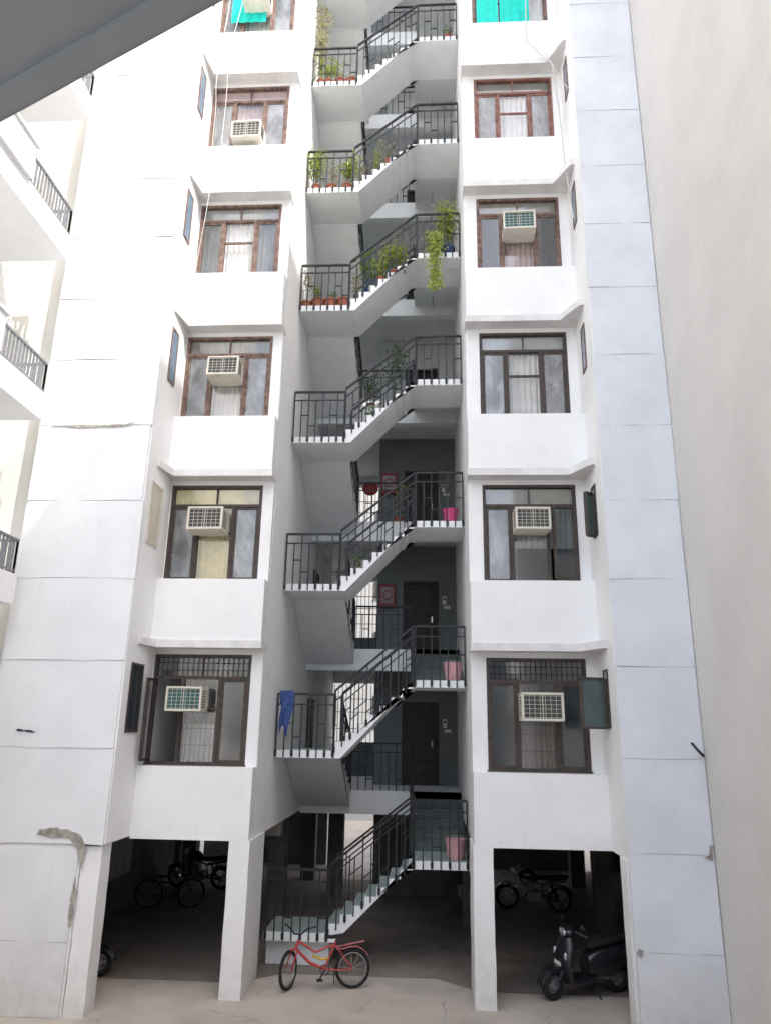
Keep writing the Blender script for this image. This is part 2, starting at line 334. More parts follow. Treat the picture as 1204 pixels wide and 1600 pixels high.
# ------------------------------------------------------------------ windows
def sash(m,x0,x1,z0,z1,y,t=.045):
    m.box(x0,x1,y,y+.035,z0,z0+t); m.box(x0,x1,y,y+.035,z1-t,z1)
    m.box(x0,x0+t,y,y+.035,z0+t,z1-t); m.box(x1-t,x1,y,y+.035,z0+t,z1-t)
def curtain(x0,x1,z0,z1,y,mat,par,fold=.03,per=.11,name='curtain'):
    m=M(); n=60; vs=[]
    ph=random.random()*6
    for i in range(n+1):
        x=x0+(x1-x0)*i/n; d=math.sin(x/per*6.28+ph+.8*math.sin(x*5))*fold
        vs+=[(x,y+d,z0+random.uniform(0,.01)),(x,y+d*.6,z1)]
    m.add(vs,[(2*i,2*i+2,2*i+3,2*i+1) for i in range(n)])
    obj(m,name,par,mat,smooth=True)
def window(x0,x1,k,fm,cm,cz=(0,1),transom_c=None,grille=False,leftopen=False,rightopen=0,midbar=True,cx=(0.0,1.0)):
    z0=3.505+H*k; z1=5.435+H*k; y=13.60; W=x1-x0; f=.055
    x0+=.003;x1-=.003
    m=M()
    m.box(x0,x1,y-.03,y+.07,z0,z0+f); m.box(x0,x1,y-.03,y+.07,z1-f,z1)
    m.box(x0,x0+f,y-.03,y+.07,z0+f,z1-f); m.box(x1-f,x1,y-.03,y+.07,z0+f,z1-f)
    zt=z1-.44; a=x0+.31*W; b=x0+.69*W
    m.box(x0+f,x1-f,y-.025,y+.065,zt,zt+f)
    m.box(a-.03,a+.03,y-.025,y+.065,z0+f,zt); m.box(b-.03,b+.03,y-.025,y+.065,z0+f,zt)
    m.box((x0+x1)/2-.012,(x0+x1)/2+.012,y-.01,y+.03,zt+f,z1-f)
    if midbar: m.box(a+.03,b-.03,y-.0,y+.04,z0+.95,z0+.99)
    if not leftopen: sash(m,x0+f+.002,a-.032,z0+f+.002,zt-.002,y-.01)
    if not rightopen: sash(m,b+.032,x1-f-.002,z0+f+.002,zt-.002,y-.01)
    m.box(x0-.02,x1+.02,y-.05,y-.03,z0-.0,z0+.03)
    win=obj(m,'window',B,fm)
    fz=DFROST if k<1 or k==3 else FROST
    for (u,v) in ((x0+f,a-.03),(b+.03,x1-f)):
        if (u<a and leftopen) or (u>a and rightopen): continue
        p=M(); p.box(u+.04,v-.04,y+.005,y+.010,z0+f+.04,zt-.04); obj(p,'pane',win,fz)
    p=M(); p.box(a+.03,b-.03,y+.016,y+.020,z0+f,zt); obj(p,'pane',win,GLASS)
    p=M(); p.box(x0+f,x1-f,y+.033,y+.037,zt+f,z1-f); obj(p,'pane',win,GLASS)
    if grille:
        q=M(); n=18
        for i in range(1,n): 
            xx=x0+f+(x1-x0-2*f)*i/n; q.bar((xx,y+.0,zt+f),(xx,y+.0,z1-f),.010)
        for zz in (zt+.16,zt+.29): q.bar((x0+f,y+.0,zz),(x1-f,y+.0,zz),.010)
        for i in range(1,7):
            xx=a+.03+(b-a-.06)*i/7; q.bar((xx,y+.05,z0+f),(xx,y+.05,zt),.010)
        for i in range(1,5):
            zz=z0+f+(zt-z0-f)*i/5; q.bar((a+.03,y+.06,zz),(b-.03,y+.06,zz),.010)
        obj(q,'grille',win,IRON)
    if cm: 
        hh=zt-z0-f
        curtain(x0+.07+(W-.14)*cx[0],x0+.07+(W-.14)*cx[1],z0+.06+hh*cz[0],z0+f+hh*cz[1],y+.115,cm,win)
    if transom_c: curtain(x0+.06,x1-.06,zt+.06,z1-.06,y+.06,transom_c,win,.006)
    def shutter(hx,hy,dx,dy,zz0,zz1,par):
        q=M(); p0=Vector((hx,hy,0)); p1=Vector((hx+dx,hy+dy,0)); zv=Vector((0,0,1))
        for (A,Bq) in ((p0+zv*zz0,p1+zv*zz0),(p0+zv*zz1,p1+zv*zz1),(p0+zv*zz0,p0+zv*zz1),(p1+zv*zz0,p1+zv*zz1)):
            q.bar(A,Bq,.05,.04,0)
        s=obj(q,'shutter',par,fm)
        q=M(); q.add([p0+zv*zz0,p1+zv*zz0,p1+zv*zz1,p0+zv*zz1],[(0,1,2,3)]); obj(q,'pane',s.parent,DFROST)
    if leftopen: shutter(x0+.05,y-.05,.03,-.42,z0+.09,zt-.03,win)
    if rightopen: shutter(x1-.05,y-.05,-.42*math.cos(rightopen),-.42*math.sin(rightopen),z0+.09,zt-.03,win)
    return win
WLx=(-5.03,-3.23); WRx=(1.02,2.78)
window(*WLx,0,FR_DARK,C_GREY,(0,.45),grille=True,leftopen=True,cx=(.32,.66))
window(*WLx,1,FR_DARK,C_CREAM,(0,1),transom_c=C_CREAM,cx=(.28,.72))
window(*WLx,2,FR_BROWN,C_WHITE,(0,.9),cx=(.22,1),transom_c=C_OLIVE)
window(*WLx,3,FR_BROWN,C_WHITE,(0,1),cx=(0,1),transom_c=C_GREY)
window(*WLx,4,FR_BROWN,C_PINK,(0,1),transom_c=C_PINK)
w5=window(*WLx,5,FR_BROWN,C_WHITE,(0,1))
curtain(-4.75,-3.9,3.5+5*H+.55,3.5+5*H+1.9,13.5,TEAL,w5,.01,.2,'shade_sheet')
window(*WLx,6,FR_BROWN,C_WHITE)
window(*WRx,0,FR_DARK,C_BROWN,(0,.5),grille=True,cx=(.32,.68))
window(*WRx,1,FR_DARK,C_GREY,(.45,1),transom_c=C_OLIVE,rightopen=.25)
window(*WRx,2,FR_DARK,C_WHITE,(0,1),transom_c=C_GREY,cx=(.2,.82))
window(*WRx,3,FR_BROWN,C_PINK,(0,1),transom_c=C_OLIVE,cx=(.22,.8))
window(*WRx,4,FR_RED,C_WHITE,(0,1),transom_c=C_OLIVE,cx=(.05,1))
w5=window(*WRx,5,FR_BROWN,C_TEAL,(0,1),transom_c=C_TEAL)
curtain(1.12,1.62,3.5+5*H+.1,3.5+5*H+1.85,13.52,TEAL,w5,.012,.18,'shade_sheet'); curtain(1.66,2.35,3.5+5*H+.1,3.5+5*H+1.85,13.53,TEAL,w5,.012,.18,'shade_sheet')
window(*WRx,6,FR_BROWN,C_WHITE)
def sidewin(X,sgn,k,openw=0,board=False):
    z0=4.05+H*k; z1=5.2+H*k; y0,y1=((12.55,13.1) if k<2 else (12.72,13.08)) if sgn>0 else (12.8,13.12); m=M(); f=.04
    if sgn<0: z0+=.2; 
    xa,xb=(X,X+.02) if sgn>0 else (X-.02,X)
    for (ya,yb,za,zb) in ((y0,y1,z0,z0+f),(y0,y1,z1-f,z1),(y0,y0+f,z0+f,z1-f),(y1-f,y1,z0+f,z1-f)):
        m.box(xa,xb,ya,yb,za,zb)
    s=obj(m,'side_window',B,BEIGE if board else (FR_DARK if k<2 else FR_BROWN))
    q=M(); q.box(min(X+sgn*.004,X+sgn*.012),max(X+sgn*.004,X+sgn*.012),y0+f,y1-f,z0+f,z1-f); obj(q,'pane',s,BEIGE if board else (BPANE if k>1 else DPANE))
    if openw:
        q=M(); hx=X+sgn*.035; yy=12.95; ex=hx+sgn*openw; ey=yy-.1
        for (A,Bq) in (((hx,yy,z0),(ex,ey,z0)),((hx,yy,z0+.8),(ex,ey,z0+.8)),((hx,yy,z0),(hx,yy,z0+.8)),((ex,ey,z0),(ex,ey,z0+.8))): q.bar(A,Bq,.055,.035)
        obj(q,'shutter',s,FR_DARK); q=M(); q.add([(hx,yy,z0),(ex,ey,z0),(ex,ey,z0+.8),(hx,yy,z0+.8)],[(0,1,2,3)]); obj(q,'pane',s,mk('teal_grey_pane',(.10,.14,.14),.3,.2,6))
for k in range(7):
    sidewin(XL0,1,k,board=(k==1)); sidewin(XR1,-1,k,openw={0:.42,1:.15}.get(k,0))
# lobby floors, back walls, doors
for k in range(9):
    t=2.80+3.28*k
    w=M(); w.box(XL1,XR0,18.45,24.5,t-.16,t); w.box(XL1,XR0,18.45,18.7,t-.52,t-.16); w.box(XL1,XR0,23.9,24.1,t-.5,t-.16)
    obj(w,'floor_slab',B,STAIR)
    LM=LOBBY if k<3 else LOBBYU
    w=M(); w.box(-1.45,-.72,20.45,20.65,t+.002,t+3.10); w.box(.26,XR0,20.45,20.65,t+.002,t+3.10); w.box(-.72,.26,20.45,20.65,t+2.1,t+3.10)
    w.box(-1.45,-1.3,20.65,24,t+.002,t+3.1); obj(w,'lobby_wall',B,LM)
    w=M(); w.box(XL1,-1.45,24.05,24.2,t+.002,t+.95); obj(w,'parapet_wall',B,LM)
    w=M()
    for i in range(12): w.bar((-3.0+.13*i,24.1,t+.95),(-3.0+.13*i,24.1,t+2.75),.02)
    for zz in (1.4,1.9,2.3): w.bar((XL1,24.1,t+zz),(-1.45,24.1,t+zz),.02)
    obj(w,'security_grille',B,IRON)
    w=M(); w.box(-.72,-.65,20.42,20.6,t+.003,t+2.1); w.box(.19,.26,20.42,20.6,t+.003,t+2.1); w.box(-.65,.19,20.42,20.6,t+2.03,t+2.1)
    w.box(-.65,.19,20.50,20.54,t+.003,t+2.03)
    for (a,b) in ((-.58,-.27),(-.19,.12)):
        for (c,d) in ((.15,.9),(1.0,1.9)): w.box(a,b,20.485,20.5,t+c,t+d)
    d=obj(w,'door',B,WOOD)
    q=M(); q.box(.06,.10,20.44,20.485,t+.95,t+1.12); obj(q,'handle',d,STEEL)
    w=M(); w.box(XL1+.0,XL1+.04,18.9,19.8,t+.003,t+2.1); obj(w,'door',B,WOOD)
# ------------------------------------------------------------------ staircase
S=thing('staircase','open concrete staircase with black iron railings climbing the stairwell','staircase',(-1.1,15.6,0))
Lb=lambda k: .45 if k==0 else 3.62+3.28*(k-1)
Rb=lambda k: 1.70+3.28*k
TH=.14; Y0,Y1=15.0,16.2
XA,XB=-1.84,-.30
def rail(m,p,q,hgt=1.06,cell=.17,down=.13,thick=1.0):
    p=Vector(p);q=Vector(q); d=q-p; hl=math.hypot(d.x,d.y); n=max(2,round(hl/cell)); Z=Vector((0,0,1))
    m.bar(p+Z*hgt,q+Z*hgt,.05*thick,.04*thick)
    m.bar(p+Z*.86,q+Z*.86,.024*thick,.024*thick)
    for i in range(n+1):
        a=p+d*(i/n); full=(i%2==0 or i==n)
        m.bar(a-Z*down,a+Z*(hgt if full else .86),(.030 if i in (0,n) else .023)*thick)
        if full: m.bar(a+Z*.0,a-Z*.11,.05,.024)
        if i<n and i%4==1:
            b=p+d*((i+1)/n); m.bar(a+Z*.5,b+Z*.5,.022*thick)
        if i<n and i%4==2:
            b=p+d*((i+1)/n); m.bar(a+Z*.25,b+Z*.25,.022*thick)
for k in range(8):
    lt=Lb(k)+TH; rt_=Rb(k)+TH
    w=M(); w.box(XL1,XA,Y0,Y1,Lb(k),lt); w.box(XL1+.002,XA-.002,Y0+.03,Y1-.03,lt,lt+.008,1); obj(w,'landing',S,[STAIR,TREAD])
    w=M(); w.box(XB,XR0,Y0,Y1,Rb(k),rt_); w.box(XB+.002,XR0-.002,Y0+.03,Y1-.03,rt_,rt_+.008,1); obj(w,'landing',S,[STAIR,TREAD])
    n=8; rise=(rt_-lt)/n; tr=(XB-XA)/(n-1)
    top=[]
    for i in range(n-1):
        top+=[(XA+tr*i,lt+rise*(i+1)),(XA+tr*(i+1),lt+rise*(i+1))]
    poly=[(XA,lt)]+top+[(XB,rt_),(XB,Rb(k)),(XB-.10,Rb(k)),(XA+.12,Lb(k)-.0),(XA,Lb(k)-.0)]
    w=M(); w.prism(poly[:],'y',Y0+.001,Y1-.001)
    for i in range(n-1): w.box(XA+tr*i+.01,XA+tr*(i+1)-.005,Y0+.04,Y1-.04,lt+rise*(i+1)+.001,lt+rise*(i+1)+.009,1)
    obj(w,'flight',S,[STAIR,TREAD])
    m=M(); rail(m,(XL1+.04,Y0-.02,lt),(XA-.02,Y0-.02,lt)); rail(m,(XA,Y0-.02,lt+.08),(XB-.0,Y0-.02,rt_+.0),cell=.155); rail(m,(XB+.02,Y0-.02,rt_),(XR0-.04,Y0-.02,rt_)); obj(m,'railing',S,IRON)
    m=M(); rail(m,(XA,Y1-.03,lt+.08),(XB,Y1-.03,rt_),cell=.25,down=0); obj(m,'railing',S,IRON)
    ft=2.80+3.28*k
    n=6; ys=18.45-Y1; rise=(ft-rt_)/n; tr=ys/(n-1); pl=[(Y1,rt_)]
    for i in range(n-1): pl+=[(Y1+tr*i,rt_+rise*(i+1)),(Y1+tr*(i+1),rt_+rise*(i+1))]
    pl+=[(18.45,ft),(18.45,ft-.2),(Y1,rt_-TH)]
    w=M(); w.prism(pl,'x',-.40,XR0-.002)
    for i in range(n-1): w.box(-.39,XR0-.012,Y1+tr*i+.01,Y1+tr*(i+1)-.01,rt_+rise*(i+1)+.001,rt_+rise*(i+1)+.009,1)
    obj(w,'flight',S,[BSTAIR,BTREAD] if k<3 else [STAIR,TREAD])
    m=M(); rail(m,(-.38,Y1,rt_+.05),(-.38,18.45,ft),cell=.28,down=0); obj(m,'railing',S,IRON)
    lt2=Lb(k+1)+TH
    rr=(lt2-ft)
    w=M(); n=6; rise=rr/n; tr=(18.45-Y1)/(n-1); pl=[(18.45,ft)]
    for i in range(n-1): pl+=[(18.45-tr*i,ft+rise*(i+1)),(18.45-tr*(i+1),ft+rise*(i+1))]
    pl+=[(Y1,lt2),(Y1,Lb(k+1)),(18.3,ft-.35),(18.45,ft-.35)]
    w.prism(pl,'x',XL1+.002,XA-.002); obj(w,'flight',S,STAIR)
    m=M(); rail(m,(XA-.02,18.45,ft+.05),(XA-.02,Y1,lt2),cell=.28,down=0); obj(m,'railing',S,IRON)
    m=M(); rail(m,(XA,18.47,ft),(-.42,18.47,ft),down=.05); obj(m,'railing',S,IRON)
w=M(); w.box(XL1+.02,XA,Y0+.25,Y1-.1,0.01,.45); w.box(XL1+.2,XA,Y1-.1,Y1+.2,0.01,.30); w.box(XL1+.2,XA,Y1+.2,Y1+.5,0.01,.15)
obj(w,'step',S,STAIR)
# ------------------------------------------------------------------ neighbouring buildings
NT=26.4  # roof height chosen for where its shadow edge falls
N1=thing('apartment_building','tall neighbouring block with blank weathered grey side wall','building',(9,2,0))
w=M(); w.box(4.25,16,-9,12.299,0,NT); w.box(4.26,16,12.30,26,2.34,NT); obj(w,'side_wall',N1,GREYWALL)  # second box is unseen, added to keep light out behind the tower
N2=thing('apartment_building','white apartment wing with stacked balconies and grey railings','building',(-12,6,0))
w=M(); w.box(-16,-8.3,-4,22,0,TOP); obj(w,'wing_wall',N2,WHITE)
for j in range(7):
    b=2.75+3.3*j; w=M()
    w.box(-8.3,-6.87,6.5,11.8,b,b+.14)
    w.box(-6.97,-6.87,6.5,11.8,b+.14,b+.50); w.box(-8.3,-6.97,11.7,11.8,b+.14,b+.50)
    w.box(-6.98,-6.80,6.5,10.2,b+.50,b+1.15); w.box(-6.98,-6.76,6.5,10.25,b+1.15,b+1.20)
    bal=obj(w,'balcony',N2,WHITE)
    m=M()
    def brail(p,q):
        p=Vector(p);q=Vector(q);d=q-p;n=round(d.length/.11);Z=Vector((0,0,1))
        m.bar(p+Z*.58,q+Z*.58,.05,.04); m.bar(p+Z*.06,q+Z*.06,.03)
        for i in range(n+1): m.bar(p+d*i/n,p+d*i/n+Z*.58,.028)
    brail((-6.92,10.25,b+.5),(-6.92,11.75,b+.5)); brail((-6.92,11.75,b+.5),(-8.28,11.75,b+.5)); obj(m,'railing',bal,GREYRAIL)
    m=M(); m.box(-8.3,-8.25,9.6,11.0,b+.9,b+2.3); m.box(-8.29,-8.23,9.7,10.25,b+1.0,b+2.2,1); m.box(-8.29,-8.23,10.35,10.9,b+1.0,b+2.2,1)
    obj(m,'balcony_window',N2,[FR_BROWN,DPANE])
N3=thing('apartment_building','pale apartment block across the rear court','building',(-1,40,0))
w=M(); w.box(-25,25,38,50,0,26); obj(w,'wall',N3,BACKW)
for k in range(7):
    for i in range(10):
        x=-16+i*3.3; m=M(); m.box(x,x+1.5,37.93,38.0,1.2+3.2*k,2.6+3.2*k); m.box(x-.06,x+1.56,37.9,37.93,1.14+3.2*k,1.2+3.2*k); obj(m,'window',N3,FR_DARK)
N4=thing('building','overhanging concrete slab of the building the view is taken from','building',(0,-4,0))
w=M(); d=Vector((-.81,.37,0)).normalized(); p0=Vector((-.53,1.43,0)); a=p0-d*4.2; b=p0+d*5.2
poly=[(a.x,a.y),(b.x,b.y),(b.x,-4),(a.x,-4)]; w.prism(poly,'z',5.95,6.12)
nn=Vector((d.y,-d.x,0)); nn=nn if nn.y<0 else -nn
a2=a+nn*.02; b2=b+nn*.02; a3=a+nn*.09; b3=b+nn*.09
w.prism([(a2.x,a2.y),(b2.x,b2.y),(b3.x,b3.y),(a3.x,a3.y)],'z',5.93,5.951)
w.box(-5.2,3.25,-4,-1.0,2.35,2.5); w.box(-5.2,3.25,-4.2,-4,0,9)
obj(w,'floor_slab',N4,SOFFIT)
# ------------------------------------------------------------------ air conditioners
def ac(x,z,k,teal=False,tilt=0,lab='boxy cream window air conditioner with rusty casing',sc=1.0):
    e=thing('air_conditioner',lab,'air conditioner',(x,13.35,z),'air conditioners in the flat windows'); e.rotation_euler=(rad(tilt),0,rad(random.uniform(-2,2))); e.scale=(sc,sc,sc)
    W,D2,Hh=.64,.55,.42; m=M()
    t=.035
    m.box(-W/2,W/2,-.2,.3,0,t); m.box(-W/2,W/2,-.2,.3,Hh-t,Hh); m.box(-W/2,-W/2+t,-.2,.3,t,Hh-t); m.box(W/2-t,W/2,-.2,.3,t,Hh-t); m.box(-W/2+t,W/2-t,.1,.12,t,Hh-t)
    obj(m,'casing',e,CREAM,world=False,bevel=.006)
    m=M(); m.box(-W/2+t,W/2-t,-.16,-.14,t,Hh-t,1)
    for i in range(6): zz=t+.015+i*(Hh-2*t-.03)/5; m.box(-W/2+t,W/2-t,-.185,-.180,zz-.0028,zz+.0028)
    for i in range(8): xx=-W/2+t+i*(W-2*t)/7; m.box(xx-.0028,xx+.0028,-.192,-.187,t,Hh-t)
    m.box(-.006,.006,-.193,-.188,t,Hh-t)
    obj(m,'grille',e,[CREAM,FINTEAL if teal else FIN],world=False)
    for sx in (-1,1):
        m=M()
        for i in range(7): m.box(min(sx*W/2,sx*(W/2+.006)),max(sx*W/2,sx*(W/2+.006)),-.15,.05,.07+i*.045,.085+i*.045)
        obj(m,'side_louvre',e,FIN,world=False)
S0=3.5
ac(-4.30,S0+.92,0,True); ac(-4.20,S0+H+.93,1,sc=1.06,tilt=-2); ac(-4.12,S0+2*H+.85,2,tilt=-4,lab='old yellowed window air conditioner leaning outwards'); ac(-4.05,S0+4*H+.12,4,sc=1.05,lab='cream air conditioner low in the window with cables'); ac(-4.1,S0+5*H+.85,5,True)
ac(1.93,S0+.85,0,sc=1.12); ac(1.90,S0+H+.95,1); ac(1.88,S0+3*H+.85,3,True,sc=1.04)
# ------------------------------------------------------------------ buckets, cloth, boxes
def bucket(x,y,z,mat,lab,s=1):
    e=thing('bucket',lab,'bucket',(x,y,z)); m=M(); r=[]
    prof=[(.13,0),(.15,.12),(.175,.28),(.185,.30),(.185,.315),(.170,.315),(.145,.05),(.02,.03)]
    for (R_,zz) in prof: r.append([(R_*s*math.cos(2*math.pi*i/20),R_*s*math.sin(2*math.pi*i/20),zz*s*1.02) for i in range(20)])
    m.loft(r); obj(m,'body',e,mat,True,world=False)
    m=M(); m.tube([(.18*s*math.cos(t),.05,.31*s+.05*s*math.sin(t)) for t in [math.pi*i/10 for i in range(11)]],.005); obj(m,'handle',e,STEEL,world=False)
bucket(.50,15.25,Rb(0)+TH+.01,PINK,'pale pink plastic bucket on the stair landing',1.12)
bucket(.48,15.25,Rb(1)+TH+.01,PINK,'pale pink plastic bucket on the stair landing',1.12)
bucket(.46,15.25,Rb(2)+TH+.01,MAGENTA,'magenta plastic tub on the stair landing',.95)
def cloth(x0,x1,y,z,h,mat,lab):
    e=thing('cloth',lab,'cloth',(x0,y,z)); m=M(); nx,nz=12,14; vs=[]
    for j in range(nz+1):
        for i in range(nx+1):
            u=i/nx; t=j/nz; xx=(x1-x0)*(u*(1-.45*t)+.15*t+.10*math.sin(t*6)); d=.03*math.sin(u*14+t*2)*(t+.2)
            vs.append((xx,-.03+d-(.03*t),.02-h*t*(1-.22*math.sin(u*4))))
    for i in range(nx+1): vs.append(((x1-x0)*i/nx,.05,-.25))
    n=nx+1; fs=[(j*n+i,j*n+i+1,(j+1)*n+i+1,(j+1)*n+i) for j in range(nz) for i in range(nx)]+[(i,(nz+1)*n+i,(nz+1)*n+i+1,i+1) for i in range(nx)]
    m.add(vs,fs); obj(m,'fabric',e,mat,True,world=False)
cloth(-2.94,-2.66,14.95,Lb(1)+TH+1.10,.85,BLUEC,'blue cloth hung over the black landing railing')
cloth(-1.65,-1.25,16.15,Lb(4)+TH+1.45,.55,BLUED,'dark blue trousers drying on the inner stair railing')
cloth(-1.1,-.8,16.15,Lb(4)+TH+1.90,.5,BLUEC,'blue shirt drying on the inner stair railing')
for k in (1,2):
    t=2.80+3.28*k
    e=thing('fire_hose_box','red glazed fire hose cabinet on the lobby wall','fire hose box',(-1.15,20.4,t+1.35),'red fire hose cabinets'); m=M()
    m.box(-.22,.22,-.16,.045,0,.62,0); m.box(-.17,.17,-.165,-.16,.08,.54,1); obj(m,'cabinet',e,[REDB,HGLASS],world=False)
    m=M(); m.wheel_ring((0,-.175,.32),.12,.012,0); obj(m,'hose_reel',e,REDB,world=False)
for k in (0,1,2):
    t=2.80+3.28*k
    e=thing('switch_panel','white doorbell switch plate beside the flat door','switch panel',(.42,20.42,t+1.45),'doorbell plates'); m=M()
    m.box(-.05,.05,-.0,.028,0,.22); m.box(-.03,.03,-.008,-.0,.12,.18,1); m.box(-.01,.16,0,.028,-.12,-.04); obj(m,'plate',e,[LAMP,IRON],world=False)
for k in range(3,6):
    e=thing('ceiling_lamp','small bare bulb hanging under the stair landing','lamp',(.1,17.2,Rb(k+1)-.05+.2),'stairwell bulbs'); m=M(); m.tube([(0,0,.3),(0,0,-.12)],.006); obj(m,'cord',e,IRON,world=False)
    m=M(); m.ell((0,0,-.17),(.035,.035,.05)); obj(m,'bulb',e,LAMP,True,world=False)
# ------------------------------------------------------------------ plants
def plant(x,y,z,h,r,n,mat,lab,pot=True,ls=.05,pr=.12,ph=.2,long=1.6,stem=4,potm=None):
    e=thing('potted_plant',lab,'potted plant',(x,y,z),'potted plants on the stairs')
    if pot:
        m=M(); rr=[]
        for (R_,zz) in ((pr*.7,0),(pr*.95,ph*.85),(pr*1.08,ph*.86),(pr*1.08,ph),(pr*.95,ph),(pr*.9,ph*.9),(.01,ph*.88)): rr.append([(R_*math.cos(2*math.pi*i/16),R_*math.sin(2*math.pi*i/16),zz) for i in range(16)])
        m.loft(rr); obj(m,'pot',e,potm or TERRA,True,world=False)
    b=ph if pot else 0; m=M(); tips=[]
    for i in range(stem):
        a=random.uniform(0,6.28); rr=r*random.uniform(.2,1.1); tp=Vector((rr*math.cos(a),rr*math.sin(a)*.7,b+h*random.uniform(.5,1)))
        mid=Vector((tp.x*.3,tp.y*.3,b+(tp.z-b)*.55)); m.tube([(0,0,b-.03),mid,tp],[.008,.006,.003],5); tips+=[mid,tp,tp,(mid+tp)/2]
    obj(m,'stem',e,DRYSTEM,world=False)
    m=M()
    for i in range(n):
        c=random.choice(tips)+Vector([random.gauss(0,r*.33) for _ in range(3)]); 
        if c.z<b: c.z=b+random.random()*.1
        d=Vector([random.gauss(0,1),random.gauss(0,1),random.gauss(.0,.7)]).normalized(); L=ls*random.uniform(.6,1.5)*long; wd=ls*random.uniform(.25,.45)
        s=d.cross(Vector((random.gauss(0,1),random.gauss(0,1),1))).normalized()
        m.add([c,c+d*L*.5+s*wd,c+d*L+Vector((0,0,-L*.25)),c+d*L*.5-s*wd],[(0,1,2,3)])
    obj(m,'foliage',e,mat,world=False)
    return e
L4=Lb(4)+TH; R4=Rb(4)+TH; L5=Lb(5)+TH; L6=Lb(6)+TH; R5=Rb(5)+TH
plant(-2.88,15.2,L4,.95,.2,130,DRY,'dry twiggy plant in a terracotta pot on the landing',ls=.045)
plant(-2.60,15.18,L4,.4,.16,90,LEAFY,'small plant in terracotta pot on the landing',ls=.045,pr=.16,ph=.23)
plant(-2.30,15.18,L4,.25,.16,90,LEAF,'small plant in terracotta pot on the landing',ls=.04,pr=.16,ph=.23)
plant(-1.99,15.18,L4,.1,.1,20,DRY,'nearly bare terracotta pot on the landing',ls=.03,pr=.17,ph=.23)
st=(XB-XA)/7; rs=(R4-L4)/8
plant(XA+st*3.3,15.2,L4+rs*4,.6,.26,230,LEAFY,'bushy yellow-green plant on the stairs',ls=.06,pr=.1,ph=.15)
plant(XA+st*4.6,15.2,L4+rs*5,.7,.28,280,LEAFY,'bushy yellow-green plant on the stairs',ls=.06,pr=.1,ph=.15)
plant(XA+st*5.6,15.25,L4+rs*6,.7,.26,240,LEAFY,'bushy green plant on the stairs',ls=.055,pr=.1,ph=.15)
plant(XA+st*2.3,15.6,L4+rs*3,1.2,.25,190,LEAF,'tall green plant on the stairs',ls=.06,pr=.1,ph=.18)
plant(XA+st*.6,15.5,L4+rs*1,.9,.2,110,DRY,'wispy plant at the foot of the flight',ls=.05,pr=.1,ph=.18)
plant(.45,15.2,R4,1.15,.30,520,LEAFY,'dense yellow-green shrub on the landing',ls=.065,pr=.16,ph=.25,potm=BLUED,stem=7)
plant(.12,15.2,R4,.55,.26,240,LEAFY,'low yellow-green plant on the landing',ls=.055,pr=.14,ph=.2,potm=BLUED)
e=thing('hanging_vine','long yellow-green vine trailing over the landing edge','plant',(.13,14.9,R4),'potted plants on the stairs'); m=M()
for i in range(800):
    t=random.random(); c=Vector((random.gauss(0,.11)*(1-.3*t)+.03*math.sin(t*9),random.gauss(0,.05)-.02,.5-1.55*t)); d=Vector((random.gauss(0,.6),random.gauss(-.3,.5),-1)).normalized(); s=d.cross(Vector((random.random(),1,random.random()))).normalized()
    L=.07*random.uniform(.6,1.2); m.add([c,c+d*L*.5+s*.024,c+d*L,c+d*L*.5-s*.024],[(0,1,2,3)])
obj(m,'foliage',e,LEAFY,world=False); m=M()
for i in range(5): m.tube([(random.gauss(0,.05),0,.45),(random.gauss(0,.07),-.02,-.2),(random.gauss(0,.06),-.02,-.95)],.004,4)
obj(m,'stem',e,DRYSTEM,world=False)
plant(-2.78,15.2,L5,1.05,.26,300,LEAFY,'leafy plant in pot on the upper landing',ls=.065)
plant(-2.40,15.2,L5,.7,.22,100,DRY,'dry plant in pot on the upper landing',ls=.045)
plant(-2.02,15.18,L5,.75,.24,270,LEAFY,'spiky yellow-green plant on the upper landing',ls=.065)
plant(XA+.15,15.25,L5+.17,.65,.2,130,DRY,'wispy plant on the upper stairs',ls=.045,pr=.09,ph=.15)
plant(XA+.5,15.3,L5+.52,.65,.2,130,LEAFY,'wispy plant on the upper stairs',ls=.045,pr=.09,ph=.15)
plant(XA+.8,15.3,L5+.87,.6,.2,100,DRY,'wispy plant on the upper stairs',ls=.045,pr=.09,ph=.15)
plant(-2.8,15.2,L6,2.6,.22,480,DRY,'tall pale creeper in a pot on the top landing',ls=.06,stem=9)
plant(-2.6,15.2,L6,.7,.26,300,LEAFY,'leafy plant in terracotta pot on the top landing',ls=.06)
plant(-2.3,15.2,L6,.2,.1,30,LEAF,'small plant in terracotta pot on the top landing',pr=.15)
plant(-2.0,15.2,L6,.1,.1,15,LEAF,'small plant in terracotta pot on the top landing',pr=.15)
plant(.5,15.25,Rb(6)+TH,.3,.12,60,LEAF,'small plant in terracotta pot on the top landing',pr=.15,ph=.2)
F3=2.80+3.28*3; F2=2.80+3.28*2
plant(-1.0,18.8,F3-.0,1.8,.3,220,LEAF,'tall leafy plant on the lobby landing',ls=.075,stem=6)
plant(-1.6,18.8,F3-.0,.9,.25,220,LEAF,'green plant on the lobby landing',ls=.06)
plant(XA+st*2.5,15.7,Lb(3)+TH+rs*3,.4,.2,160,LEAF,'low plant on the stairs beside the railing',ls=.05,pr=.09,ph=.14)
plant(-.8,18.8,F2,1.3,.25,80,LEAFY,'slender plant on the lobby landing',ls=.07)
plant(-1.3,18.8,F3+3.28,.9,.25,180,LEAFY,'green plant on the lobby landing',ls=.06)
plant(XA+st*1.6,15.9,Lb(2)+TH+rs*2,.4,.12,60,LEAF,'small plant in terracotta pot on the lower stairs',ls=.05,pr=.1,ph=.16)
e=thing('basket_lid','round dark red woven lid hung on the lobby railing','lid',(-1.55,18.6,F2+.95)); m=M(); r=[]
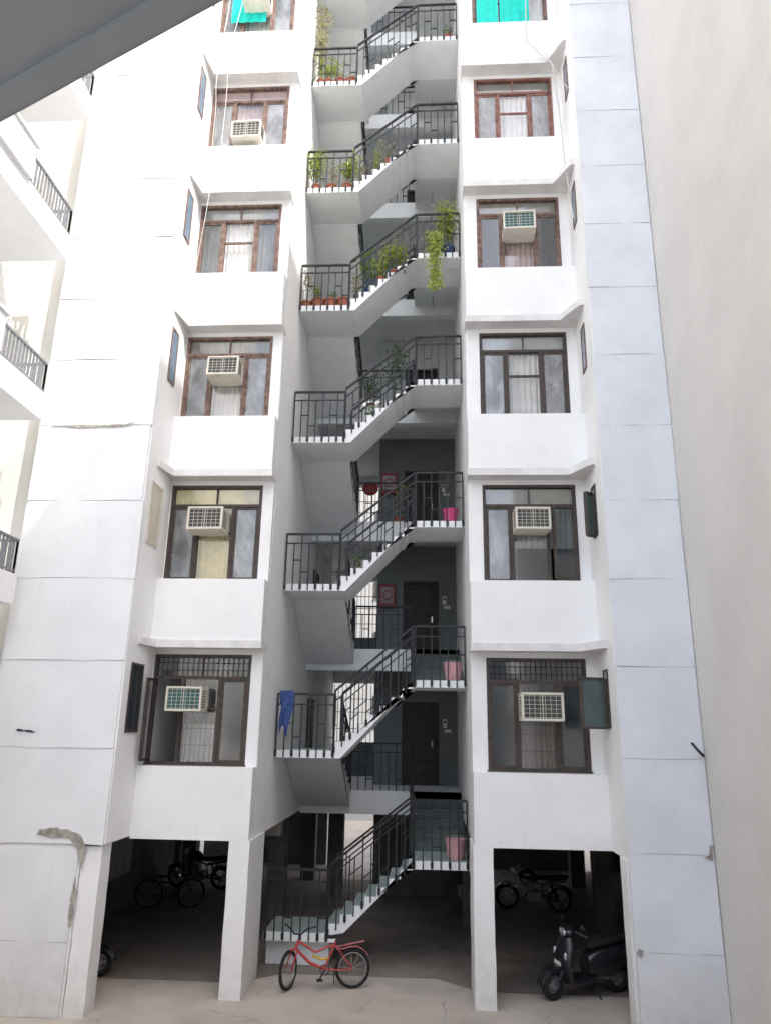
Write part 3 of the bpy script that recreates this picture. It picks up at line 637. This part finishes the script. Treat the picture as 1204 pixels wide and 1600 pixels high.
for (R_,yy) in ((.02,-.022),(.10,-.018),(.15,-.028),(.18,-.012),(.21,-.02),(.215,0),(.21,.012),(.02,.012)): r.append([(R_*math.cos(2*math.pi*i/24),yy,R_*.92*math.sin(2*math.pi*i/24)) for i in range(24)])
m.loft(r); obj(m,'disc',e,REDB,False,world=False)
# ------------------------------------------------------------------ vehicles
def wheel(m_t,m_r,c,R,tr,steer=0,spokes=20,ribs=False):
    def add(mm,src):
        rt=Matrix.Rotation(steer,3,'Z'); mm.add([rt@Vector(p)+Vector(c) for p in src.v],src.f)
    t=M(); t.wheel_ring((0,0,0),R-tr,tr,N=32,n=8); add(m_t,t)
    r=M(); r.wheel_ring((0,0,0),R-2*tr-.005,.012,N=32,n=6)
    r.tube([(0,-.04,0),(0,.04,0)],.02,8)
    if ribs:
        for i in range(5):
            a=6.283*i/5; r.bar((0,0,0),((R-2*tr)*math.cos(a),0,(R-2*tr)*math.sin(a)),.03,.035)
        r.tube([(0,-.05,0),(0,.05,0)],.07,12)
    else:
        for i in range(spokes):
            a=6.283*i/spokes; r.bar((0,.02*(-1)**i,0),((R-2*tr)*math.cos(a+.1*(-1)**i),0,(R-2*tr)*math.sin(a+.1*(-1)**i)),.004)
    add(m_r,r)
def bicycle(loc,rot,paint,accent,fend,lab,R=.27,sc=1,steer=.6,dark=False):
    e=thing('bicycle',lab,'bicycle',loc); e.rotation_euler=(rad(3),0,rot); e.scale=(sc,)*3
    fx,rx=.50,-.48
    for (x,s) in ((fx,steer),(rx,0)):
        a=M();b=M(); wheel(a,b,(x,0,R),R,.025,s); wo=obj(a,'wheel',e,RUBBER,True,world=False); obj(b,'rim',wo,STEEL if not dark else GREYRAIL,world=False)
    m=M(); hd=(.36,0,.66); ht=(.40,0,.56); bb=(-.05,0,.27); stt=(-.20,0,.60)
    m.tube([hd,ht],.022,8,0); m.tube([hd,(.1,0,.50),stt],.017,8,0); m.tube([ht,(.18,0,.36),bb],.022,8,0); m.tube([bb,stt,(-.215,0,.64)],.016,8,0)
    m.tube([(.14,0,.455),(.0,0,.40),(-.12,0,.42)],.016,8,1)
    for s in (-1,1): m.tube([bb,(-.25,.05*s,.26),(rx,.055*s,R)],.010,6,0); m.tube([stt,(rx,.055*s,R)],.010,6,0)
    obj(m,'frame',e,[paint,accent],True,world=False)
    m=M(); rt=Matrix.Rotation(steer,3,'Z'); hv=Vector((.41,0,0))
    def T(p): return rt@(Vector(p)-hv)+hv
    for s in (-1,1): m.tube([T((.41,.05*s,.54)),Vector((fx,0,R))+rt@Vector((0,.055*s,0))],.013,6)
    m.tube([T((.41,-.05,.54)),T((.41,.05,.54))],.016,6); obj(m,'fork',e,paint,True,world=False)
    m=M(); m.tube([hd,(.33,0,.74)],.014,6); m.tube([T((.24,-.27,.84)),T((.32,-.16,.82)),T((.34,-.06,.74)),T((.34,.06,.74)),T((.32,.16,.82)),T((.24,.27,.84))],.014,6); obj(m,'handlebar',e,IRON,True,world=False)
    m=M(); m.loft([[(x+0,w_*math.cos(t),.70+zz+.025*math.sin(t)) for t in [6.283*i/10 for i in range(10)]] for (x,w_,zz) in ((-.06,.02,.01),(-.15,.045,0),(-.24,.09,.01),(-.33,.10,.02),(-.36,.07,.02))]); m.tube([(-.21,0,.6),(-.225,0,.69)],.013); obj(m,'saddle',e,RUBBER,True,world=False)
    m=M()
    pts=[(rx+(R+.03)*math.cos(t),0,R+(R+.03)*math.sin(t)) for t in [rad(d_) for d_ in range(60,150,12)]]
    for i in range(len(pts)-1): m.bar(pts[i],pts[i+1],.05,.008)
    m.bar((-.2,0,.56),(-.66,0,.64),.05,.012); m.bar((-.22,.05,.54),(-.55,.05,.58),.010); obj(m,'mudguard',e,fend,world=False)
    m=M(); m.tube([(-.05+.07*math.cos(t),.06,.27+.07*math.sin(t)) for t in [6.283*i/16 for i in range(16)]],.006,5,0,True)
    m.bar((-.05,.07,.27),(.03,.09,.15),.016); m.bar((-.05,-.07,.27),(-.13,-.09,.39),.016); m.box(-.02,.07,.07,.16,.14,.16); m.box(-.18,-.09,-.16,-.07,.38,.40); m.bar((-.05,.06,.34),(rx,.06,.31),.006); m.bar((-.05,.06,.20),(rx,.06,.24),.006)
    m.bar((-.2,-.03,.3),(-.22,-.2,.0),.012); obj(m,'crank',e,IRON,world=False)
bicycle((-1.80,13.98,0),rad(192),REDP,YELLOWP,PINKP,'small red bicycle parked in front of the stairs',R=.27,sc=1.1,steer=rad(60))
bicycle((-6.2,19.3,0),rad(12),IRON,IRON,IRON,'dark bicycle parked in the shaded car park',R=.33,sc=1.0,steer=.2,dark=True)
def sect(x,w_,z0,z1,n=14,p=2.6):
    r=[]; 
    for i in range(n):
        t=6.283*i/n; c=math.cos(t); s_=math.sin(t)
        r.append((x,w_*math.copysign(abs(c)**(2/p),c),(z0+z1)/2+(z1-z0)/2*math.copysign(abs(s_)**(2/p),s_)))
    return r
def scooter(loc,rot,lab,sc=1):
    e=thing('motor_scooter',lab,'scooter',loc); e.rotation_euler=(rad(-5),0,rot); e.scale=(sc,)*3
    R=.225
    for (x,s) in ((.62,rad(12)),(-.58,0)):
        a=M();b=M(); wheel(a,b,(x,0,R),R,.05,s,ribs=True); wo=obj(a,'wheel',e,RUBBER,True,world=False); obj(b,'rim',wo,GREYRAIL,world=False)
    m=M(); m.loft([sect(.04,.14,.30,.62),sect(-.12,.19,.28,.72),sect(-.4,.23,.30,.77),sect(-.7,.20,.40,.79),sect(-.95,.08,.56,.78)]); m.loft([sect(.42,.17,.24,.32),sect(.05,.19,.22,.32),sect(-.1,.18,.24,.34)]); obj(m,'body',e,BLACKP,True,world=False)
    m=M(); rings=[]
    for (x,z,w_,th) in ((.36,.26,.18,.06),(.42,.42,.23,.09),(.44,.60,.25,.10),(.40,.78,.21,.10),(.36,.92,.12,.08)):
        rings.append([(x+th*math.cos(t)*(1 if math.cos(t)>0 else .4),w_*math.sin(t),z) for t in [6.283*i/14 for i in range(14)]])
    m.loft(rings); obj(m,'leg_shield',e,BLACKP,True,world=False)
    m=M(); m.loft([sect(.02,.10,.70,.77),sect(-.15,.16,.73,.84),sect(-.45,.17,.76,.87),sect(-.78,.12,.79,.88),sect(-.86,.06,.80,.85)]); obj(m,'seat',e,RUBBER,True,world=False)
    m=M(); pts=[(.62+(R+.04)*math.cos(t),(R+.04)*math.sin(t)+R) for t in [rad(d_) for d_ in range(10,150,14)]]
    rings=[[(x,-.085,z-.07),(x,-.07,z),(x,0,z+.02),(x,.07,z),(x,.085,z-.07),(x,0,z-.01)] for (x,z) in pts]; m.loft(rings); obj(m,'front_fender',e,BLACKP,True,world=False)
    for s in (-1,1):
        m=M(); m.tube([(.44,.07*s,.55),(.62,.085*s,R)],.018); obj(m,'fork',e,DARKP,True,world=False)
    m=M(); m.tube([(.36,0,.85),(.33,0,.97)],.03,8); m.tube([(.22,-.34,.97),(.31,-.16,1.0),(.33,0,.99),(.31,.16,1.0),(.22,.34,.97)],.016,8); obj(m,'handlebar',e,DARKP,True,world=False)
    m=M(); m.ell((.37,0,.97),(.11,.17,.09)); obj(m,'headlight_cowl',e,BLACKP,True,world=False)
    m=M(); m.ell((.445,0,.97),(.045,.10,.06)); obj(m,'headlight',e,CHROME,True,world=False)
    for s in (-1,1):
        m=M(); m.tube([(.30,.2*s,1.0),(.29,.25*s,1.06)],.007); m.ell((.28,.28*s,1.10),(.015,.06,.035)); obj(m,'mirror',e,DARKP,True,world=False)
        m=M(); m.ell((.50,.15*s,.66),(.03,.035,.06)); obj(m,'indicator',e,CHROME,True,world=False)
    m=M(); m.ell((-.95,0,.68),(.03,.08,.04)); obj(m,'tail_light',e,REDB,True,world=False)
    m=M(); m.tube([(-.1,-.14,.25),(-.5,-.18,.24),(-.85,-.19,.32)],[.03,.05,.045],8); m.tube([(-.2,0,.3),(-.58,0,R)],.06,8); obj(m,'exhaust',e,GREYRAIL,True,world=False)
    m=M(); m.tube([(-.75,-.14,.80),(-.95,-.12,.86),(-.98,0,.87),(-.95,.12,.86),(-.75,.14,.80)],.012,6); obj(m,'grab_rail',e,STEEL,True,world=False)
    m=M(); m.box(.545,.55,-.09,.09,.50,.56); obj(m,'number_plate',e,LAMP,world=False)
    m=M(); m.bar((-.1,.0,.28),(-.12,.22,.0),.02); obj(m,'stand',e,DARKP,world=False)
scooter((2.60,14.15,0),rad(204),'black motor scooter parked at the edge of the car park',1.04)
scooter((-6.32,14.1,0),rad(8),'dark scooter mostly hidden behind the corner pillar')
def motorbike(loc,rot,lab):
    e=thing('motorcycle',lab,'motorcycle',loc); e.rotation_euler=(rad(-7),0,rot); R=.30
    for x in (.64,-.62):
        a=M();b=M(); wheel(a,b,(x,0,R),R,.045,0,ribs=True); wo=obj(a,'wheel',e,RUBBER,True,world=False); obj(b,'rim',wo,STEEL,world=False)
    m=M(); m.tube([(.36,0,.86),(.3,0,.70),(.0,0,.30),(-.25,0,.32),(-.2,0,.62),(.3,0,.78)],.022); m.tube([(-.2,.08,.62),(-.8,.08,.74)],.016); m.tube([(-.2,-.08,.62),(-.8,-.08,.74)],.016)
    for s in (-1,1): m.tube([(-.2,.09*s,.34),(-.62,.1*s,R)],.02); m.tube([(-.4,.12*s,.68),(-.58,.12*s,.34)],.028)
    obj(m,'frame',e,IRON,True,world=False)
    m=M(); m.loft([sect(.34,.05,.76,.86),sect(.22,.13,.72,.94),sect(.05,.15,.70,.95),sect(-.12,.09,.70,.84)]); obj(m,'fuel_tank',e,BLACKP,True,world=False)
    m=M(); m.loft([sect(-.08,.08,.74,.82),sect(-.3,.13,.72,.82),sect(-.6,.13,.75,.86),sect(-.85,.07,.80,.86)]); obj(m,'seat',e,RUBBER,True,world=False)
    m=M(); m.box(-.18,.14,-.12,.12,.26,.46); 
    for i in range(6): m.box(-.02,.18,-.1,.1,.48+i*.03,.495+i*.03)
    m.box(.02,.14,-.07,.07,.46,.66); obj(m,'engine',e,GREYRAIL,world=False,bevel=.01)
    m=M(); m.tube([(.16,-.08,.5),(.26,-.1,.3),(.0,-.14,.22),(-.4,-.16,.26),(-.85,-.17,.34)],[.02,.02,.025,.045,.045],8); obj(m,'exhaust',e,STEEL,True,world=False)
    m=M()
    for s in (-1,1): m.tube([(.36,.08*s,.90),(.64,.09*s,R)],.022)
    m.tube([(.18,-.36,1.02),(.30,-.2,1.06),(.36,0,1.0),(.30,.2,1.06),(.18,.36,1.02)],.014); obj(m,'handlebar',e,STEEL,True,world=False)
    m=M(); m.ell((.46,0,.90),(.09,.09,.10)); obj(m,'headlight',e,CHROME,True,world=False)
    for cx,a0,a1 in ((.64,30,140),(-.62,40,160)):
        m=M(); pts=[(cx+(R+.035)*math.cos(t),(R+.035)*math.sin(t)+R) for t in [rad(a0+(a1-a0)*i/8) for i in range(9)]]
        m.loft([[(x,-.06,z-.04),(x,-.05,z),(x,.05,z),(x,.06,z-.04),(x,0,z-.008)] for (x,z) in pts]); obj(m,'fender',e,BLACKP,True,world=False)
    for s in (-1,1):
        m=M(); m.tube([(.28,.22*s,1.05),(.24,.30*s,1.22)],.007); m.ell((.23,.31*s,1.26),(.015,.06,.04)); obj(m,'mirror',e,DARKP,True,world=False)
motorbike((2.55,20.2,0),rad(170),'black motorcycle parked deep in the car park')
motorbike((-6.15,21.6,0),rad(170),'dark motorcycle parked behind the bicycle')
e=thing('mailbox_cabinet','grid of grey letter boxes on the car park wall','mailboxes',(-7.33,17.6,.85)); m=M(); m.box(0,.25,-1.3,1.3,0,1.25); obj(m,'cabinet',e,BOXM,world=False)
for i in range(6):
    for j in range(4):
        m=M(); y=-1.26+i*.42; z=.03+j*.305; m.box(.255,.27,y,y+.39,z,z+.28); m.box(.27,.28,y+.05,y+.34,z+.2,z+.22); obj(m,'door',e,BOXM,world=False)
def cable(pts,lab,r=.008):
    e=thing('cable',lab,'cable',pts[0],'loose cables on the facade'); m=M(); P=[]
    for a,b in zip(pts[:-1],pts[1:]):
        for i in range(6): P.append(Vector(a).lerp(Vector(b),i/6)+Vector((.02*math.sin(i*1.1),0,0)))
    P.append(Vector(pts[-1])); m.tube([p-Vector(pts[0]) for p in P],r,5); obj(m,'wire',e,CABLE,world=False)
cable([(-4.7,13.2,21.5),(-4.85,13.2,18.2),(-4.75,13.22,16),(-4.9,13.2,12.5)],'loose pale cable hanging down the facade')
cable([(-4.35,13.2,21.5),(-4.62,13.2,18.8),(-4.55,13.2,15.5)],'loose pale cable hanging down the facade')
cable([(2.35,13.2,23),(2.2,13.2,19.2),(2.7,13.0,18.3),(2.93,12.9,14.2)],'bundle of pale cables down the corner',.014)
cable([(2.5,13.2,23),(2.55,13.2,18.9),(2.95,12.7,17.3)],'loose pale cable down the corner')
cable([(-3.0,13.45,16),(-2.98,13.5,10),(-2.98,13.5,2.5)],'thin cable down the stairwell corner')
# ------------------------------------------------------------------ light, world, camera
W=bpy.data.worlds.new('World'); scene.world=W; W.use_nodes=True; nt=W.node_tree
sk=nt.nodes.new('ShaderNodeTexSky'); sk.sky_type='NISHITA'; sk.sun_disc=False
sd=Vector((.60,-.5,1)).normalized()
sk.sun_elevation=math.asin(sd.z); sk.sun_rotation=math.atan2(sd.x,sd.y); sk.dust_density=4.0; sk.air_density=1.0; sk.ozone_density=.8
hs=nt.nodes.new('ShaderNodeHueSaturation'); hs.inputs['Saturation'].default_value=.80; nt.links.new(sk.outputs[0],hs.inputs['Color'])
bg=nt.nodes['Background']; bg.inputs[1].default_value=.50; nt.links.new(hs.outputs[0],bg.inputs[0])
sl=bpy.data.lights.new('sun','SUN'); sl.energy=4.6; sl.angle=rad(.6); sl.color=(1,.97,.92)
so=bpy.data.objects.new('sun',sl); COL.objects.link(so); so.rotation_euler=sd.to_track_quat('Z','Y').to_euler(); so.location=(10,-10,40)
cd=bpy.data.cameras.new('camera'); cam=bpy.data.objects.new('camera',cd); COL.objects.link(cam); scene.camera=cam
cd.sensor_fit='AUTO'; cd.sensor_width=36; cd.lens=26.0; cd.clip_start=.05; cd.clip_end=1000
p,y,r=.2877,.0611,.0172
f=Vector((-math.sin(y)*math.cos(p),math.cos(y)*math.cos(p),math.sin(p))); r0=Vector((math.cos(y),math.sin(y),0)); u0=r0.cross(f)
rt=r0*math.cos(r)+u0*math.sin(r); up=-r0*math.sin(r)+u0*math.cos(r)
mx=Matrix((rt,up,-f)).transposed().to_4x4(); mx.translation=Vector((0,0,4.147)); cam.matrix_world=mx
scene.view_settings.view_transform='Standard'; scene.view_settings.look='None'; scene.view_settings.exposure=0
